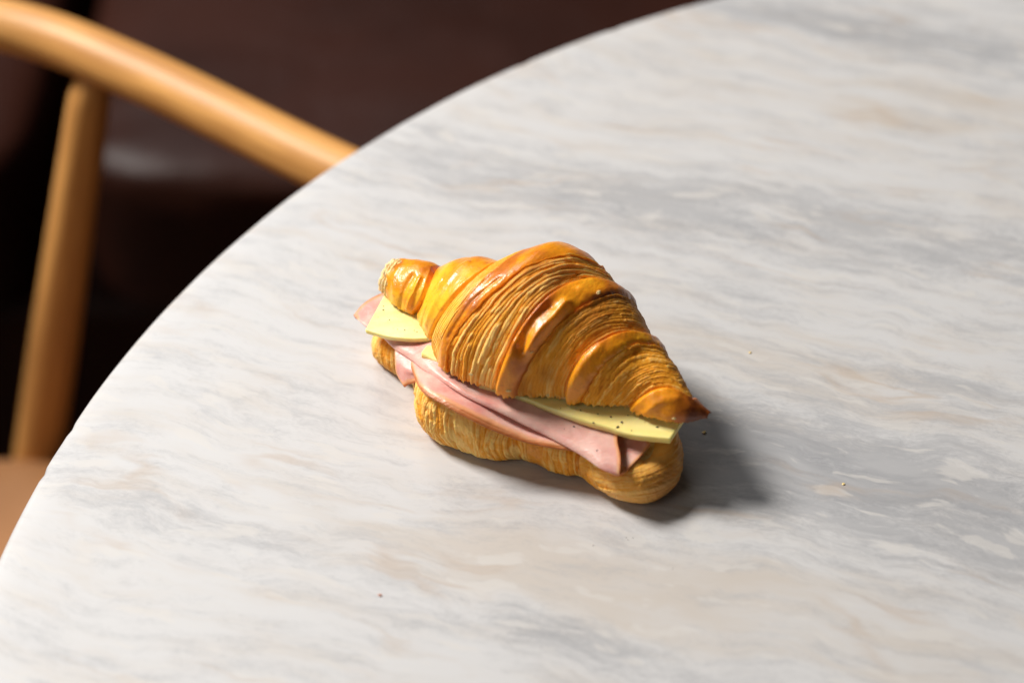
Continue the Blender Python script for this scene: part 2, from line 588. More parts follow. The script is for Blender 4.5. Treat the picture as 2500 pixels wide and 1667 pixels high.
def cushion(name, x0, x1, y0, y1, z0, z1, r, parent, seed, axis_bulge=0.012):
    n, mrows = 90, 60
    # superellipsoid box built from a (theta, phi) grid
    th = np.linspace(-math.pi / 2, math.pi / 2, mrows)[:, None]
    ph = np.linspace(0, 2 * math.pi, n, endpoint=False)[None, :]
    e1_, e2_ = 0.22, 0.16
    sg = lambda x, e: np.sign(x) * np.abs(x) ** e
    X = sg(np.cos(th), e1_) * sg(np.cos(ph), e2_)
    Y = sg(np.cos(th), e1_) * sg(np.sin(ph), e2_)
    Zz = sg(np.sin(th), e1_) * np.ones_like(ph)
    cx, cy, cz = (x0 + x1) / 2, (y0 + y1) / 2, (z0 + z1) / 2
    V = np.stack([cx + X * (x1 - x0) / 2, cy + Y * (y1 - y0) / 2, cz + Zz * (z1 - z0) / 2], -1)
    puff = (1 - X ** 2) * (1 - Y ** 2) * np.sign(Zz) * axis_bulge
    V[..., 2] += puff
    wr = fbm(V[..., 0] * 9, (V[..., 1] + V[..., 2] * 2) * 26, seed, 3) - 0.5
    fe = np.exp(-(V[..., 1] - y0) / 0.06)
    V[..., 2] += wr * 0.016 * fe
    V[..., 1] += wr * 0.008 * fe
    return mesh_obj(name, V.reshape(-1, 3), grid_faces(mrows, n, True), BENCH, parent)


cushion('seat_cushion', -1.15, -0.315, 1.215, 1.95, -0.44, -0.30, 0.05, bench, 3)
cushion('seat_cushion', -0.295, 0.70, 1.215, 1.95, -0.44, -0.30, 0.05, bench, 8)
cushion('backrest', -1.15, 0.70, 1.93, 2.10, -0.40, 0.16, 0.05, bench, 12, 0.0)
cushion('bench_base', -1.14, 0.69, 1.25, 2.09, FLOOR_Z + 0.001, -0.43, 0.02, bench, 15, 0.0)

# ------------------------------------------------------------------ croissant
CR = empty('croissant', to_world(np.float64(0), np.float64(0), np.float64(0)))
tag(CR, 'golden glazed croissant split lengthwise and filled, lying on the marble table', 'croissant')

ZB = 30.0
KS = np.array([-67.0, -58.0, -48.0, -40.0, -32.0, -24.0, -14.0, -4.0, 6.0, 16.0, 26.0, 36.0, 46.0, 56.0, 64.0, 70.0, 75.2])
YF = np.array([1.02, -1.55, -3.25, -9.83, -16.63, -24.4, -26.6, -25.93, -24.84, -19.3, -16.22, -13.58, -9.07, -8.31, -7.45, -4.32, 2.21])
WD = np.array([9.03, 10.32, 12.02, 17.91, 21.74, 25.65, 31.26, 35.34, 34.66, 29.9, 26.13, 21.4, 15.35, 12.07, 8.5, 5.0, 1.2])
KH = 1.08
_sd = np.linspace(-72, 76, 1500)


def _sm(v, sig):
    k = np.exp(-0.5 * (np.arange(-60, 61) * (_sd[1] - _sd[0]) / sig) ** 2)
    k /= k.sum()
    vp = np.r_[np.full(60, v[0]), v, np.full(60, v[-1])]
    return np.convolve(vp, k, 'valid')


_yf = _sm(np.interp(_sd, KS, YF), 1.3)
_w = _sm(np.interp(_sd, KS, WD), 1.3)
f_yf = lambda s: np.interp(s, _sd, _yf)
f_w = lambda s: np.interp(s, _sd, _w)


def upper_base(s, ph):
    w = f_w(s)
    return s, f_yf(s) + w - w * np.cos(ph), ZB + KH * w * np.sin(ph)


# --- invert traced lines into (s, phi)
gs, gp = np.meshgrid(np.linspace(-67, 75, 700), np.linspace(0, math.pi, 240), indexing='ij')
gw = to_world(*upper_base(gs, gp))
gpx = proj(gw)
du = np.gradient(gw, axis=0)
dv = np.gradient(gw, axis=1)
gn = np.cross(du, dv)
vis = np.einsum('ijk,ijk->ij', gn, np.array([0, 0, CAM_H]) - gw)
vis_m = (vis > 0) if (vis > 0)[:, 100].mean() > 0.5 else (vis < 0)


def inv(lst):
    r = []
    for zx, zy in lst:
        p = np.array(crop_px(zx, zy))
        d = ((gpx - p) ** 2).sum(-1) + np.where(vis_m, 0, 1e5)
        i = np.unravel_index(np.argmin(d), d.shape)
        r.append((gs[i], gp[i]))
    return np.array(r)


PHI = np.linspace(0, math.pi, 400)


def line(lst):
    r = inv(lst)
    c = np.polyfit(r[:, 1], r[:, 0], 3)
    lo, hi = r[:, 1].min(), r[:, 1].max()
    pc = np.clip(PHI, max(lo - 0.05, 0), min(hi + 0.03, math.pi))
    v_ = np.polyval(c, pc)
    return v_


creases = [-65.0 + 0.9 * np.sin(PHI * 5.0) + 0.5 * np.sin(PHI * 11 + 1),
           line([(405, 445), (440, 370), (470, 300), (495, 230), (512, 198)]),
           line([(492, 572), (540, 470), (600, 380), (660, 310), (720, 260), (790, 205), (836, 174)]),
           line([(835, 885), (870, 790), (915, 690), (955, 600), (1000, 500), (1050, 420), (1112, 345), (1185, 292), (1260, 267), (1340, 258), (1420, 260), (1500, 282), (1540, 299)]),
           line([(1235, 937), (1255, 850), (1290, 760), (1340, 680), (1400, 620), (1480, 570), (1560, 552), (1640, 550), (1722, 563)]),
           line([(1590, 990), (1620, 960), (1690, 900), (1760, 865), (1800, 855), (1860, 865), (1910, 887), (1945, 912)]),
           np.full_like(PHI, 75.2)]
lips = [None, None,
        line([(565, 780), (600, 640), (640, 570), (710, 445), (790, 345), (870, 290), (960, 240), (1020, 190), (1100, 160), (1200, 140), (1300, 142), (1400, 160)]),
        line([(985, 890), (1015, 800), (1055, 700), (1110, 640), (1180, 555), (1280, 470), (1395, 388), (1465, 357), (1540, 352), (1595, 374)]),
        line([(1330, 970), (1375, 880), (1440, 775), (1495, 710), (1555, 667), (1620, 640), (1700, 630), (1780, 652)]),
        None]
# glazed stripe of the big roll starts here (pale before it)
stripe = line([(530, 720), (575, 590), (650, 430), (735, 320), (820, 240), (910, 165), (1000, 105)])

strokes = [  # polyline in crop coords, half width mm, height mm
    (inv([(1005, 640), (1020, 560), (1070, 480), (1150, 405)]), 1.9, -2.0),
    (inv([(1050, 650), (1110, 560), (1190, 480), (1255, 405)]), 1.8, 1.7),
    (inv([(1330, 330), (1400, 370)]), 1.5, 0.8),
    (inv([(880, 860), (930, 720), (975, 620)]), 1.8, 0.9),
    (inv([(365, 410), (400, 330), (430, 260)]), 0.9, 0.9),
    (inv([(330, 400), (350, 320), (390, 250)]), 1.2, -0.9),
    (inv([(290, 330), (280, 260), (310, 200)]), 1.2, 0.7),
    (inv([(470, 500), (530, 370), (610, 260), (690, 190)]), 1.5, 0.8),
    (inv([(430, 530), (480, 400), (560, 270)]), 0.9, -0.6),
    (inv([(560, 560), (680, 380), (820, 240)]), 1.2, 0.6),
    (inv([(590, 580), (720, 390), (870, 260)]), 1.0, -0.7),
    (inv([(1290, 850), (1360, 730), (1450, 650)]), 1.6, 0.6),
    (inv([(1700, 1010), (1780, 950), (1880, 930)]), 1.4, 0.7),
]


def seg_dist(s, ph, pl, w):
    d = np.full(s.shape, 1e9)
    x, y = s, ph * w
    for (s0, p0), (s1, p1) in zip(pl[:-1], pl[1:]):
        wm = f_w(0.5 * (s0 + s1))
        x = s
        y = ph * wm
        y0, y1 = p0 * wm, p1 * wm
        ll = (s1 - s0) ** 2 + (y1 - y0) ** 2 + 1e-9
        t = np.clip(((x - s0) * (s1 - s0) + (y - y0) * (y1 - y0)) / ll, 0, 1)
        d = np.minimum(d, np.hypot(x - s0 - t * (s1 - s0), y - y0 - t * (y1 - y0)))
    return d


NLAY = [0, 0, 12, 14, 14, 0]
RELIEF = [0, 0, 0.95, 0.42, 0.42, 0]
BULGE = [2.0, 1.7, 1.0, 1.5, 1.4, 0.6]
upper = None


def build_roll(k, parent):
    NP = 460
    lo, hi = creases[k], creases[k + 1]
    span = np.max(hi - lo)
    nt = int(max(90, span / 0.15))
    t_lo = -0.05 if k > 0 else 0.0
    t_hi = 1.06 if k < 5 else 1.0
    t = np.linspace(t_lo, t_hi, nt)[:, None]
    v01 = np.linspace(0, 1, NP)[None, :]
    ph = math.pi * v01
    lo_, hi_ = np.interp(ph, PHI, lo), np.interp(ph, PHI, hi)
    s = lo_ + (hi_ - lo_) * t
    s = np.clip(s, -67, 75.2)
    ph = np.broadcast_to(ph, s.shape)
    w = f_w(s)
    arc = ph * 24.0
    lip = hi_ if lips[k] is None else np.interp(ph, PHI, lips[k])
    lip = lip + (fbm(arc * 0.35, k * 3.1, 41 + k, 3) - 0.5) * 1.6 if lips[k] is not None else lip + 99
    ds = s - lo_                       # mm past the crease
    zone = sst(0, 0.35, s - lip)        # 0 skin, 1 layers
    skw = np.maximum(np.minimum(lip, hi_) - lo_, 0.5)
    x = np.clip(ds / skw, -1, 2)
    # skin: rises out of the crease and rolls over at its lip
    b = BULGE[k]
    h_skin = b * (1 - np.clip(2 * np.clip(x, 0, 1) - 1, -1, 1) ** (2 if k < 2 else 4)) - 1.9 * (1 - sst(-0.3, 1.6, ds)) * (0 if k == 0 else 1)
    h_skin = h_skin + (fbm(s * 0.16, arc * 0.08, 7 + k, 2) - 0.5) * 1.1 + (fbm(s * 0.7, arc * 0.35, 19 + k, 3) - 0.5) * (0.18 if k < 2 else 0.22)
    if lips[k] is None and k < 5:
        h_skin = h_skin - 2.0 * sst(-2.0, 0.3, s - hi_)
    # faint layer lines in the skin of the big roll before its glazed stripe
    pale = np.zeros_like(s)
    if k == 2:
        st = np.interp(ph, PHI, stripe)
        pale = 1 - sst(-1.2, 0.8, s - st)
        q = (s - lo_) * 0.9 + (fbm(arc * 0.12, s * 0.1, 3, 3) - 0.5) * 2.5
        h_skin = h_skin + pale * 0.22 * np.sin(q * 2 * math.pi)
    # layers
    tau = np.clip((s - lip) / np.maximum(hi_ - lip, 0.5), 0, 1.3)
    N = max(NLAY[k], 1)
    wob = (fbm(arc * 0.035, tau * 2.2, 61 + k, 2) - 0.5) * 2.6 + (fbm(arc * 0.12, tau * 6, 71 + k, 2) - 0.5) * 0.40 + (vnoise(tau * 5, 0, 83 + k) - 0.5) * 0.8
    p = tau * N + wob
    ip = np.floor(p)
    fp = p - ip
    rnd = hash2(ip + 50, ip * 0 + k, 5)
    rnd2 = hash2(ip + 50, ip * 0 + k, 77)
    along = fbm(arc * 0.07 + rnd2 * 30, ip * 7.3, 91 + k, 3)
    ridge = (1 - np.abs(2 * fp - 1) ** 2.6) * (1 - 0.35 * fp)
    f2 = p * 2.2 + fbm(arc * 0.2, p, 15, 3) * 2
    fine = np.abs(np.sin(math.pi * f2))
    brk = sst(0.46, 0.54, fbm(arc * 0.11 + rnd2 * 50, ip * 3.7, 191 + k, 3))
    amp = (0.30 + 0.8 * rnd) * (0.15 + 1.3 * along ** 1.5) + 0.35 * brk
    h_lay = -0.9 * sst(0, 0.08, tau) - 0.9 * tau + (ridge * amp * 1.0 + fine * 0.13 + (brk - 0.5) * 0.35 + (rnd2 - 0.5) * 0.5) * RELIEF[k]
    h_lay = h_lay + b * 0.55 * (1 - tau) + 0.6 * np.sin(np.clip(tau, 0, 1) * math.pi)
    h_lay = h_lay - 2.6 * sst(-0.6, 0.5, s - hi_)
    disp = h_skin * (1 - zone) + h_lay * zone
    gl = np.zeros_like(s)
    for pl, hw, ht in strokes:
        g = np.exp(-(seg_dist(s, ph, pl, w) / hw) ** 2) * ht
        gl += g
    disp = disp + gl * (1 - 0.7 * zone)
    disp = disp * np.clip(w / 13.0, 0.12, 1)
    disp = disp + (fbm(s * 2.2, arc * 1.4, 133, 3) - 0.5) * (0.08 + 0.10 * zone)
    # offset along the section normal
    nx, nz = -np.cos(ph), np.sin(ph)
    nl = np.hypot(nx / 1.0, nz / KH)
    S_, Y_, Z_ = upper_base(s, ph)
    Y_ = Y_ + nx / nl * disp
    Z_ = Z_ + nz / KH / nl * disp
    # torn, crumbly lower edge
    edge = np.exp(-ph / 0.05)
    jag = (fbm(s * 0.9, 0 * s, 201, 4) - 0.45) * 2.6 + (vnoise(s * 3.3, 0 * s, 207) - 0.5) * 1.1
    Z_ = Z_ - edge * jag * np.clip(w / 10, 0.2, 1)
    Y_ = Y_ + np.exp(-ph / 0.03) * (0.5 + (vnoise(s * 2.4, arc, 211) - 0.5) * 0.9)
    edge_b = np.exp(-(math.pi - ph) / 0.04)
    Z_ = Z_ - edge_b * jag * np.clip(w / 10, 0.2, 1)
    # attributes: skin, tone, toast
    skin = (1 - zone)
    tone = 0.10 * (k > 2) + (1.0 if k == 2 else 0.62) * np.clip(0.02 + 0.42 * ridge * (0.4 + 0.9 * along) + 0.16 * fine + (rnd - 0.5) * 0.35 + 0.28 * brk + 0.5 * (fbm(arc * 0.25, p * 1.5, 222, 3) - 0.5) + 0.15 * tau, 0, 1)
    tone = np.clip(tone + zone * 0.42 * (fbm(arc * 0.10 + 3, s * 2.0 + wob * 0.8, 251, 2) - 0.5), 0, 1)
    patch = fbm(s * 0.12 + 9, arc * 0.06, 301, 3)
    toast = 0.37 + (patch - 0.5) * 0.9
    if k <= 1:
        toast = toast - 0.22 + 0.42 * np.exp(-((ph - 1.9) / 0.6) ** 2) * (1 if k == 0 else 0.45)
        if k == 0:
            toast = toast + 0.25 * np.exp(-((s + 64.5) / 1.8) ** 2)
    if k == 2:
        skin = skin * (1 - 0.45 * pale)
        tone = np.where(zone < 0.5, 0.72 + 0.2 * np.sin((s - lo_) * 5.6), tone)
        toast = toast - 0.34 * pale + 0.06 * (1 - pale) + 0.18 * sst(0.9, 1.8, ph) * (1 - pale)
    if k == 3:
        toast = toast + 0.12 + 0.2 * sst(-1.5, 0, s - lip)
    if k == 4:
        toast = toast + 0.12
    if k == 5:
        toast = 0.42 + 0.62 * sst(58, 73, s + 7 * sst(1.0, 2.3, ph)) + (patch - 0.5) * 0.3
    toast = toast + 0.25 * sst(1.9, 2.8, ph)
    # torn rim shows crumb
    cr = np.exp(-ph / 0.07) * sst(0.35, 0.6, fbm(s * 0.8, arc, 333, 3))
    skin = skin * (1 - 0.75 * cr)
    tone = np.clip(tone + 0.4 * cr, 0, 1)
    A = np.stack([skin, tone, np.clip(toast, 0, 1)], -1)
    V = to_world(S_, Y_, Z_)
    return mesh_obj('roll', V.reshape(-1, 3), grid_faces(nt, NP, flip=True), PASTRY, parent, A), (S_, Y_, Z_)


# the cut face (crumb) of the upper half
nu, nv = 300, 60
s = np.linspace(-66.6, 74.6, nu)[:, None]
vq = np.linspace(0, 1, nv)[None, :]
w = f_w(s)
Yc = f_yf(s) + 1.0 * np.clip(w / 10, 0.1, 1) + (2 * w - 2.0 * np.clip(w / 10, 0.1, 1)) * vq
Zc = ZB + 0.2 + (1 - (2 * vq - 1) ** 2) * np.clip(w * 0.12, 0, 4) + (fbm(s * 0.5, Yc * 0.5, 400, 4) - 0.5) * 1.2
upper = mesh_obj('upper_half', to_world(s + 0 * vq, Yc, Zc).reshape(-1, 3), grid_faces(nu, nv), CRUMB, CR)
tag(upper, 'glazed flaky upper half of the croissant')
for k in range(6):
    ro, SYZ = build_roll(k, upper)
# left cut end: pale laminated face
NPc = 300
phc = np.linspace(0, math.pi, NPc)[None]
n_side, n_cap = 46, 40
t_side = np.linspace(0, 1, n_side)[:, None]
rho = np.r_[np.ones(n_side), np.linspace(1, 0.02, n_cap)][:, None]
s_c = np.r_[-62.0 - 6.2 * t_side[:, 0], np.full(n_cap, -68.2)][:, None]
wc = f_w(s_c) * (0.97 - 0.06 * sst(-64, -68, s_c))
cy, cz = f_yf(np.float64(-67)) + 9.0, ZB + 3.0
fr_n = fbm(phc * 7, s_c * 0.8, 12, 4) - 0.5
frill = np.sin(s_c * 4.2 + 3 * fbm(phc * 2, s_c * 0.2, 5, 3))
Ye = f_yf(s_c) + f_w(s_c) - wc * np.cos(phc)
Ze = ZB + KH * wc * np.sin(phc)
dd = (0.30 * frill + 0.7 * fr_n) * sst(-62.5, -64.5, s_c)
Ye = Ye - np.cos(phc) * dd
Ze = Ze + np.sin(phc) * dd
Ye = cy + (Ye - cy) * rho
Ze = cz + (Ze - cz) * rho
lay = np.sin(rho * 26 + 3 * fbm(phc * 2, rho * 3, 7, 3)) * (rho < 0.999) + frill * (rho > 0.999)
Se = s_c - 1.6 * np.sqrt(np.clip(1 - rho ** 2, 0, 1)) - (0.5 * lay + 2.2 * (fbm(phc * 5, rho * 6, 77, 3) - 0.5)) * sst(-66.5, -68.2, s_c) * sst(0, 0.3, rho)
A = np.stack([0 * lay + 0 * phc, np.clip(0.95 + 0.25 * lay + 0 * phc, 0, 1.2), 0 * lay + 0.08 + 0 * phc], -1)
mesh_obj('cut_end', to_world(Se, Ye, Ze).reshape(-1, 3), grid_faces(n_side + n_cap, NPc, flip=True), CRUMB, upper, A)

# --- lower half
out_pts = [(-70.5, -1), (-67, -7), (-60, -10.5), (-52, -12.0), (-44, -14.8), (-37.5, -23.5), (-31, -32), (-25, -36), (-18, -37.6), (-9, -37), (0, -36.2), (6.9, -33.5), (11.1, -30.2), (17.8, -28.3), (24.9, -28.6),
           (32, -27.6), (36.4, -25.6), (42.9, -27.9), (51.8, -29.4), (59.5, -28.6), (65.2, -25.8), (68.8, -21), (70.2, -14.5), (69.3, -7), (66.3, 0), (61.5, 6.5), (56, 14), (46, 21), (34, 28), (20, 36), (6, 41), (-10, 42), (-24, 36), (-38, 27), (-50, 19), (-62, 12), (-69, 5)]
NO = 1500
OUT = crm(out_pts, 6000, True)
dl = np.linalg.norm(np.roll(OUT, -1, 0) - OUT, axis=1)
cl = np.r_[0, np.cumsum(dl)]
u = np.linspace(0, cl[-1], NO, endpoint=False)
OUT = np.stack([np.interp(u, cl, np.r_[OUT[:, i], OUT[0, i]]) for i in (0, 1)], -1)
Tn = np.roll(OUT, -3, 0) - np.roll(OUT, 3, 0)
Tn /= np.linalg.norm(Tn, axis=1)[:, None]
NRM = np.stack([Tn[:, 1], -Tn[:, 0]], -1)          # outward for counter-clockwise outline
ztop_s = [-72, -60, -48, -36, -28, -15, -5, 5, 15, 30, 45, 60, 73]
ztop_z = [11, 14, 18, 23, 24.5, 24.5, 22, 19, 17, 16.5, 17.5, 18.0, 15.5]
f_zt = lambda s: np.interp(s, ztop_s, ztop_z)

NVW = 120
th = np.linspace(-math.pi / 2, math.pi / 2, NVW)[:, None]
s0 = OUT[None, :, 0]
y0 = OUT[None, :, 1]
zt = f_zt(s0)
AI = np.interp(s0, [-72, -60, -40, -20, 30, 45, 60, 73], [4, 5, 7, 8, 7.5, 9, 11, 10])
inset = AI * (1 - np.cos(th) ** 0.75)
zz = 0.25 + (zt - 0.25) * (1 + np.sin(th)) / 2
S1 = s0 - NRM[None, :, 0] * inset
Y1 = y0 - NRM[None, :, 1] * inset
arcu = u[None, :]
front = (NRM[None, :, 1] < 0.3)
# coordinate across the layers: mostly along s, slanted on the end lobe
sl = S1 + np.where(S1 > 36, 0.55 * (zz - 8) - 0.35 * (Y1 + 25), 0.12 * (zz - 10))
wob = (fbm(sl * 0.15, zz * 0.07 + Y1 * 0.02, 501, 3) - 0.5) * 3.0
lam = sl * 0.52 + wob
bl = sst(43, 47, sl)
lam = lam * (1 - bl) + bl * (60 + 0.50 * zz - 0.16 * (S1 - 40) + 0.12 * Y1 + (fbm(S1 * 0.08, zz * 0.3, 511, 3) - 0.5) * 1.2)
il = np.floor(lam)
fl = lam - il
rn = hash2(il + 300, il * 0, 7)
rid = (1 - np.abs(2 * fl - 1) ** 2.4) * (1 - 0.3 * fl)
fine = np.abs(np.sin(math.pi * (lam * 2.3 + fbm(zz * 0.2, sl * 0.3, 9, 3) * 2)))
smooth_zone = np.maximum(np.exp(-((sl - 19) / 3.5) ** 4), np.exp(-((sl - 41.5) / 5) ** 4))
smooth_zone = np.maximum(smooth_zone, 0.42 * sst(45, 50, sl))
smooth_zone = np.maximum(smooth_zone, 0.8 * np.exp(-((sl + 6.5) / 3.2) ** 4) * sst(4, 9, zz))
brl = sst(0.47, 0.54, fbm(zz * 0.16 + rn * 40, il * 3.7, 391, 3))
dp = (brl - 0.4) * 0.30 * (1 - smooth_zone) + rid * (0.35 + 0.8 * rn) * (1 - smooth_zone) * 0.72 * (1 - 0.35 * bl) + fine * 0.15 * (1 - 0.5 * smooth_zone)
dp = dp + (fbm(sl * 0.14, zz * 0.1 + Y1 * 0.05, 77, 3) - 0.5) * 1.8 + (fbm(S1 * 1.2, zz * 1.2 + Y1, 78, 3) - 0.5) * 0.4
for sc, dpt, wd in ((36.4, -2.6, 0.9), (12, -1.2, 1.4), (-11.5, -1.0, 0.9), (-36, -1.2, 1.6)):
    dp = dp + dpt * np.exp(-((sl - sc) / wd) ** 2)
dp = dp + smooth_zone * 0.5
rough_patch = np.exp(-((sl + 22) / 8) ** 2) * sst(9, 15, zz)
dp = dp + rough_patch * (fbm(S1 * 0.9, zz * 0.25, 88, 3) - 0.5) * 1.1
dp = dp * np.cos(th) ** 0.5 * np.clip((S1 + 72) / 8, 0.2, 1)
S1 = S1 + NRM[None, :, 0] * dp
Y1 = Y1 + NRM[None, :, 1] * dp
zz = np.maximum(zz + np.where(th > 0.2, dp * np.sin(np.clip(th, 0, 2)) * 0.7, 0), 0.2)
skin = np.clip(0.12 + 0.75 * smooth_zone + 0.25 * (fbm(sl * 0.2, zz * 0.2, 55, 3) - 0.5), 0, 1)
tone = np.clip(0.30 + 0.24 * rid + 0.2 * fine + (rn - 0.5) * 0.4 + 0.6 * (fbm(zz * 0.3, lam * 1.5, 224, 3) - 0.5) + 0.22 * brl + 0.25 * np.exp(-((sl + 6.5) / 3.5) ** 4), 0, 1)
skin = np.where((np.abs(sl + 6.5) < 4) & (zz > 5), skin * 0.35, skin)
toast = 0.36 + 0.6 * (fbm(sl * 0.1, zz * 0.1, 66, 3) - 0.5) + 0.25 * sst(-18, -40, -S1 * 0 + S1) * 0 + 0.12 * sst(44, 50, sl) + 0.40 * sst(60, 71, S1 + 0.3 * (zz - 8)) + 0.3 * sst(-36, -44, S1)
AT = np.stack([skin, tone, np.clip(toast, 0, 1)], -1)
W1 = to_world(S1, Y1, zz)
# crumb cap and base of the lower half
ring_s, ring_y, ring_z = S1[-1], Y1[-1], zz[-1]
k = np.linspace(0, 1, 24)[:, None]
cs, cyy = ring_s * 0.86, np.interp(ring_s, [-70, -40, 0, 40, 70], [2, 4, 3, 0, -8])
capS = ring_s + (cs - ring_s) * k
capY = ring_y + (cyy - ring_y) * k
capZ = ring_z + np.sin(k * math.pi / 2) * 0.8 - 0.4 * k + (fbm(capS * 0.4, capY * 0.4, 99, 3) - 0.5) * 1.0 * np.sin(k * math.pi)
lower = mesh_obj('lower_half', to_world(capS, capY, capZ).reshape(-1, 3), grid_faces(24, NO, True), CRUMB, CR)
tag(lower, 'ridged lower half of the croissant resting on the table')
bounds = [-999, -12, 12, 36.4, 999]
FQ = grid_faces(NVW, NO, True)
cen = sl.reshape(-1)[FQ].mean(1)
FR_ = ~front.repeat(NVW, 0).reshape(-1)[FQ].any(1)
cen = np.where(FR_, OUT[FQ[:, 0] % NO, 0], cen)
for a0, a1 in zip(bounds[:-1], bounds[1:]):
  for side in (FR_, ~FR_):
    sel = FQ[(cen >= a0) & (cen < a1) & side]
    used, invx = np.unique(sel, return_inverse=True)
    mesh_obj('roll', W1.reshape(-1, 3)[used], invx.reshape(-1, 4), PASTRY, lower, AT.reshape(-1, 3)[used])


# ------------------------------------------------------------------ slices: spline sheets with thickness
def sheet(name, rows, thick, mat, nu=220, nv=90, rnd=0.9, rind=None, wav=0.25, seed=1):
    """rows: list of control polylines (local mm), front to back; returns object and its top grid"""
    R = np.array([crm(r, nu) for r in rows])                 # rows x nu x 3
    G = np.stack([crm(R[:, i], nv) for i in range(nu)], 1)    # nv x nu x 3
    G[..., 2] += (fbm(G[..., 0] * 0.12, G[..., 1] * 0.16, seed, 3) - 0.5) * wav * 2
    du_ = np.gradient(G, axis=1)
    dv_ = np.gradient(G, axis=0)
    N = np.cross(du_, dv_)
    N /= np.linalg.norm(N, axis=-1)[..., None] + 1e-9
    if N[..., 2].mean() < 0:
        N = -N
    eu = np.minimum(np.cumsum(np.linalg.norm(du_, axis=-1), 1), np.cumsum(np.linalg.norm(du_, axis=-1)[:, ::-1], 1)[:, ::-1])
    ev = np.minimum(np.cumsum(np.linalg.norm(dv_, axis=-1), 0), np.cumsum(np.linalg.norm(dv_, axis=-1)[::-1], 0)[::-1])
    e = np.minimum(eu, ev)
    q = np.clip(e / (thick * 0.5 * rnd + 1e-6), 0, 1)
    half = thick * 0.5 * np.clip(np.sqrt(1 - (1 - q) ** 2), 0.06 if rnd > 0.3 else 0.8, 1)[..., None]
    top = G + N * (half - thick * 0.5)
    bot = G - N * (half + thick * 0.5)
    nvv = nv * nu
    F1 = grid_faces(nv, nu)
    F2 = grid_faces(nv, nu, flip=True, off=nvv)
    b = np.r_[np.arange(nu), np.arange(1, nv) * nu + nu - 1, (nv - 1) * nu + np.arange(nu - 2, -1, -1), np.arange(nv - 2, 0, -1) * nu]
    b2 = np.roll(b, -1)
    F3 = np.stack([b2, b, b + nvv, b2 + nvv], -1)
    V = np.concatenate([to_world(*np.moveaxis(top, -1, 0)).reshape(-1, 3), to_world(*np.moveaxis(bot, -1, 0)).reshape(-1, 3)])
    A = None
    if rind is not None:
        uu = np.broadcast_to(np.linspace(0, 1, nu)[None], (nv, nu))
        vv_ = np.broadcast_to(np.linspace(0, 1, nv)[:, None], (nv, nu))
        cu0 = np.cumsum(np.linalg.norm(du_, axis=-1), 1)
        cu1 = cu0[:, -1:] - cu0
        cv0 = np.cumsum(np.linalg.norm(dv_, axis=-1), 0)
        cv1 = cv0[-1:] - cv0
        r = rind(cu0, cu1, cv0, cv1, uu, vv_)
        r = np.clip(r, 0, 1)
        A = np.stack([np.r_[r.ravel(), r.ravel()], np.zeros(2 * nvv)], -1)
    smooth = rnd > 0.3
    org = V.mean(0)
    org[2] = V[:, 2].min()
    o = mesh_obj(name, V, np.concatenate([F1, F2, F3]), mat, None, A, smooth=smooth, origin=org)
    return o, to_world(*np.moveaxis(top, -1, 0)), N


def rows_from(front, offs):
    f = np.array([L(*p) for p in front])
    return [f + np.array(o) if np.ndim(o[0]) == 0 else f + np.array(o) for o in offs]


# H3: lower ham slice with its rind along the front
f3 = np.array([L(*p) for p in [(350, 700, 20.0), (380, 770, 21.5), (402, 832, 23.5), (440, 890, 26.0), (560, 965, 26.8), (700, 1040, 25.2), (850, 1110, 22.0), (1000, 1165, 19.4), (1150, 1200, 18.6), (1260, 1215, 19.0), (1340, 1240, 19.4)]])
r1 = f3 + np.array([0, 0, 0])
r2 = f3 + np.array([[0, 2.5, 1.2]])
r3 = f3 + np.array([[0, 8, 0.9]])
r3[:, 2] = np.minimum(r3[:, 2], 27.2)
r4 = f3 + np.array([[0, 22, 0.0]])
r4[:, 2] = np.clip(r4[:, 2], 18.5, 26.4)
ham3, g3, _ = sheet('ham_slice', [r1, r2, r3, r4], 1.15, HAM, 260, 70, 0.9, lambda a, b, c, d, u_, v_: 1.05 - c / 4.2 - 0.25 * np.sin(u_ * 9) * (c > 1.5), 0.3, 31)
tag(ham3, 'lowest ham slice with a long orange rind edge above the croissant base', 'ham slice', 'ham slices in the croissant')

# H1: folded main ham slice
f1 = np.array([L(*p) for p in [(215, 580, 21.5), (290, 650, 22.0), (370, 702, 23.2), (460, 770, 26.3), (600, 860, 28.6), (700, 920, 28.4), (850, 990, 26.8), (1000, 1065, 24.0), (1150, 1140, 21.6), (1330, 1240, 20.2), (1450, 1320, 19.8), (1553, 1352, 19.8)]])
nC = len(f1)
ramp_ = np.linspace(0, 1, nC)[:, None]
dz2 = np.interp(np.arange(nC), [0, 3, 5, 8, 11], [2.0, 1.8, 1.0, 2.2, 3.4])
dz3 = np.interp(np.arange(nC), [0, 3, 5, 8, 11], [3.0, 2.6, 1.2, 3.2, 5.2])
ds2 = np.interp(np.arange(nC), [0, 8, 11], [0, 0, -3.0])
ds3 = np.interp(np.arange(nC), [0, 8, 11], [0, 0, -6.5])
r0 = f1 + np.array([[0, 5.0, -1.6]])
r1 = f1 + np.array([[0, 0.4, -1.0]])
r2 = f1 + np.stack([ds2 * 0.3, 1.2 + 0 * ds2, dz2 * 0.45], -1)
r3 = f1 + np.stack([ds2, 4.5 + 0 * ds2, dz2], -1)
r4 = f1 + np.stack([ds3, 9.5 + 0 * ds2, dz3], -1)
r5 = f1 + np.stack([ds3, 22 + 0 * ds2, dz3], -1)
r2[-1], r3[-1], r4[-1] = L(1557, 1315, 21.0), L(1557, 1250, 22.6), L(1541, 1135, 24.2)
r2[-2], r3[-2], r4[-2] = L(1452, 1285, 21.0), L(1452, 1222, 22.6), L(1440, 1110, 24.2)
r5[-2:] = r4[-2:] + np.array([0, 9, 0.2])
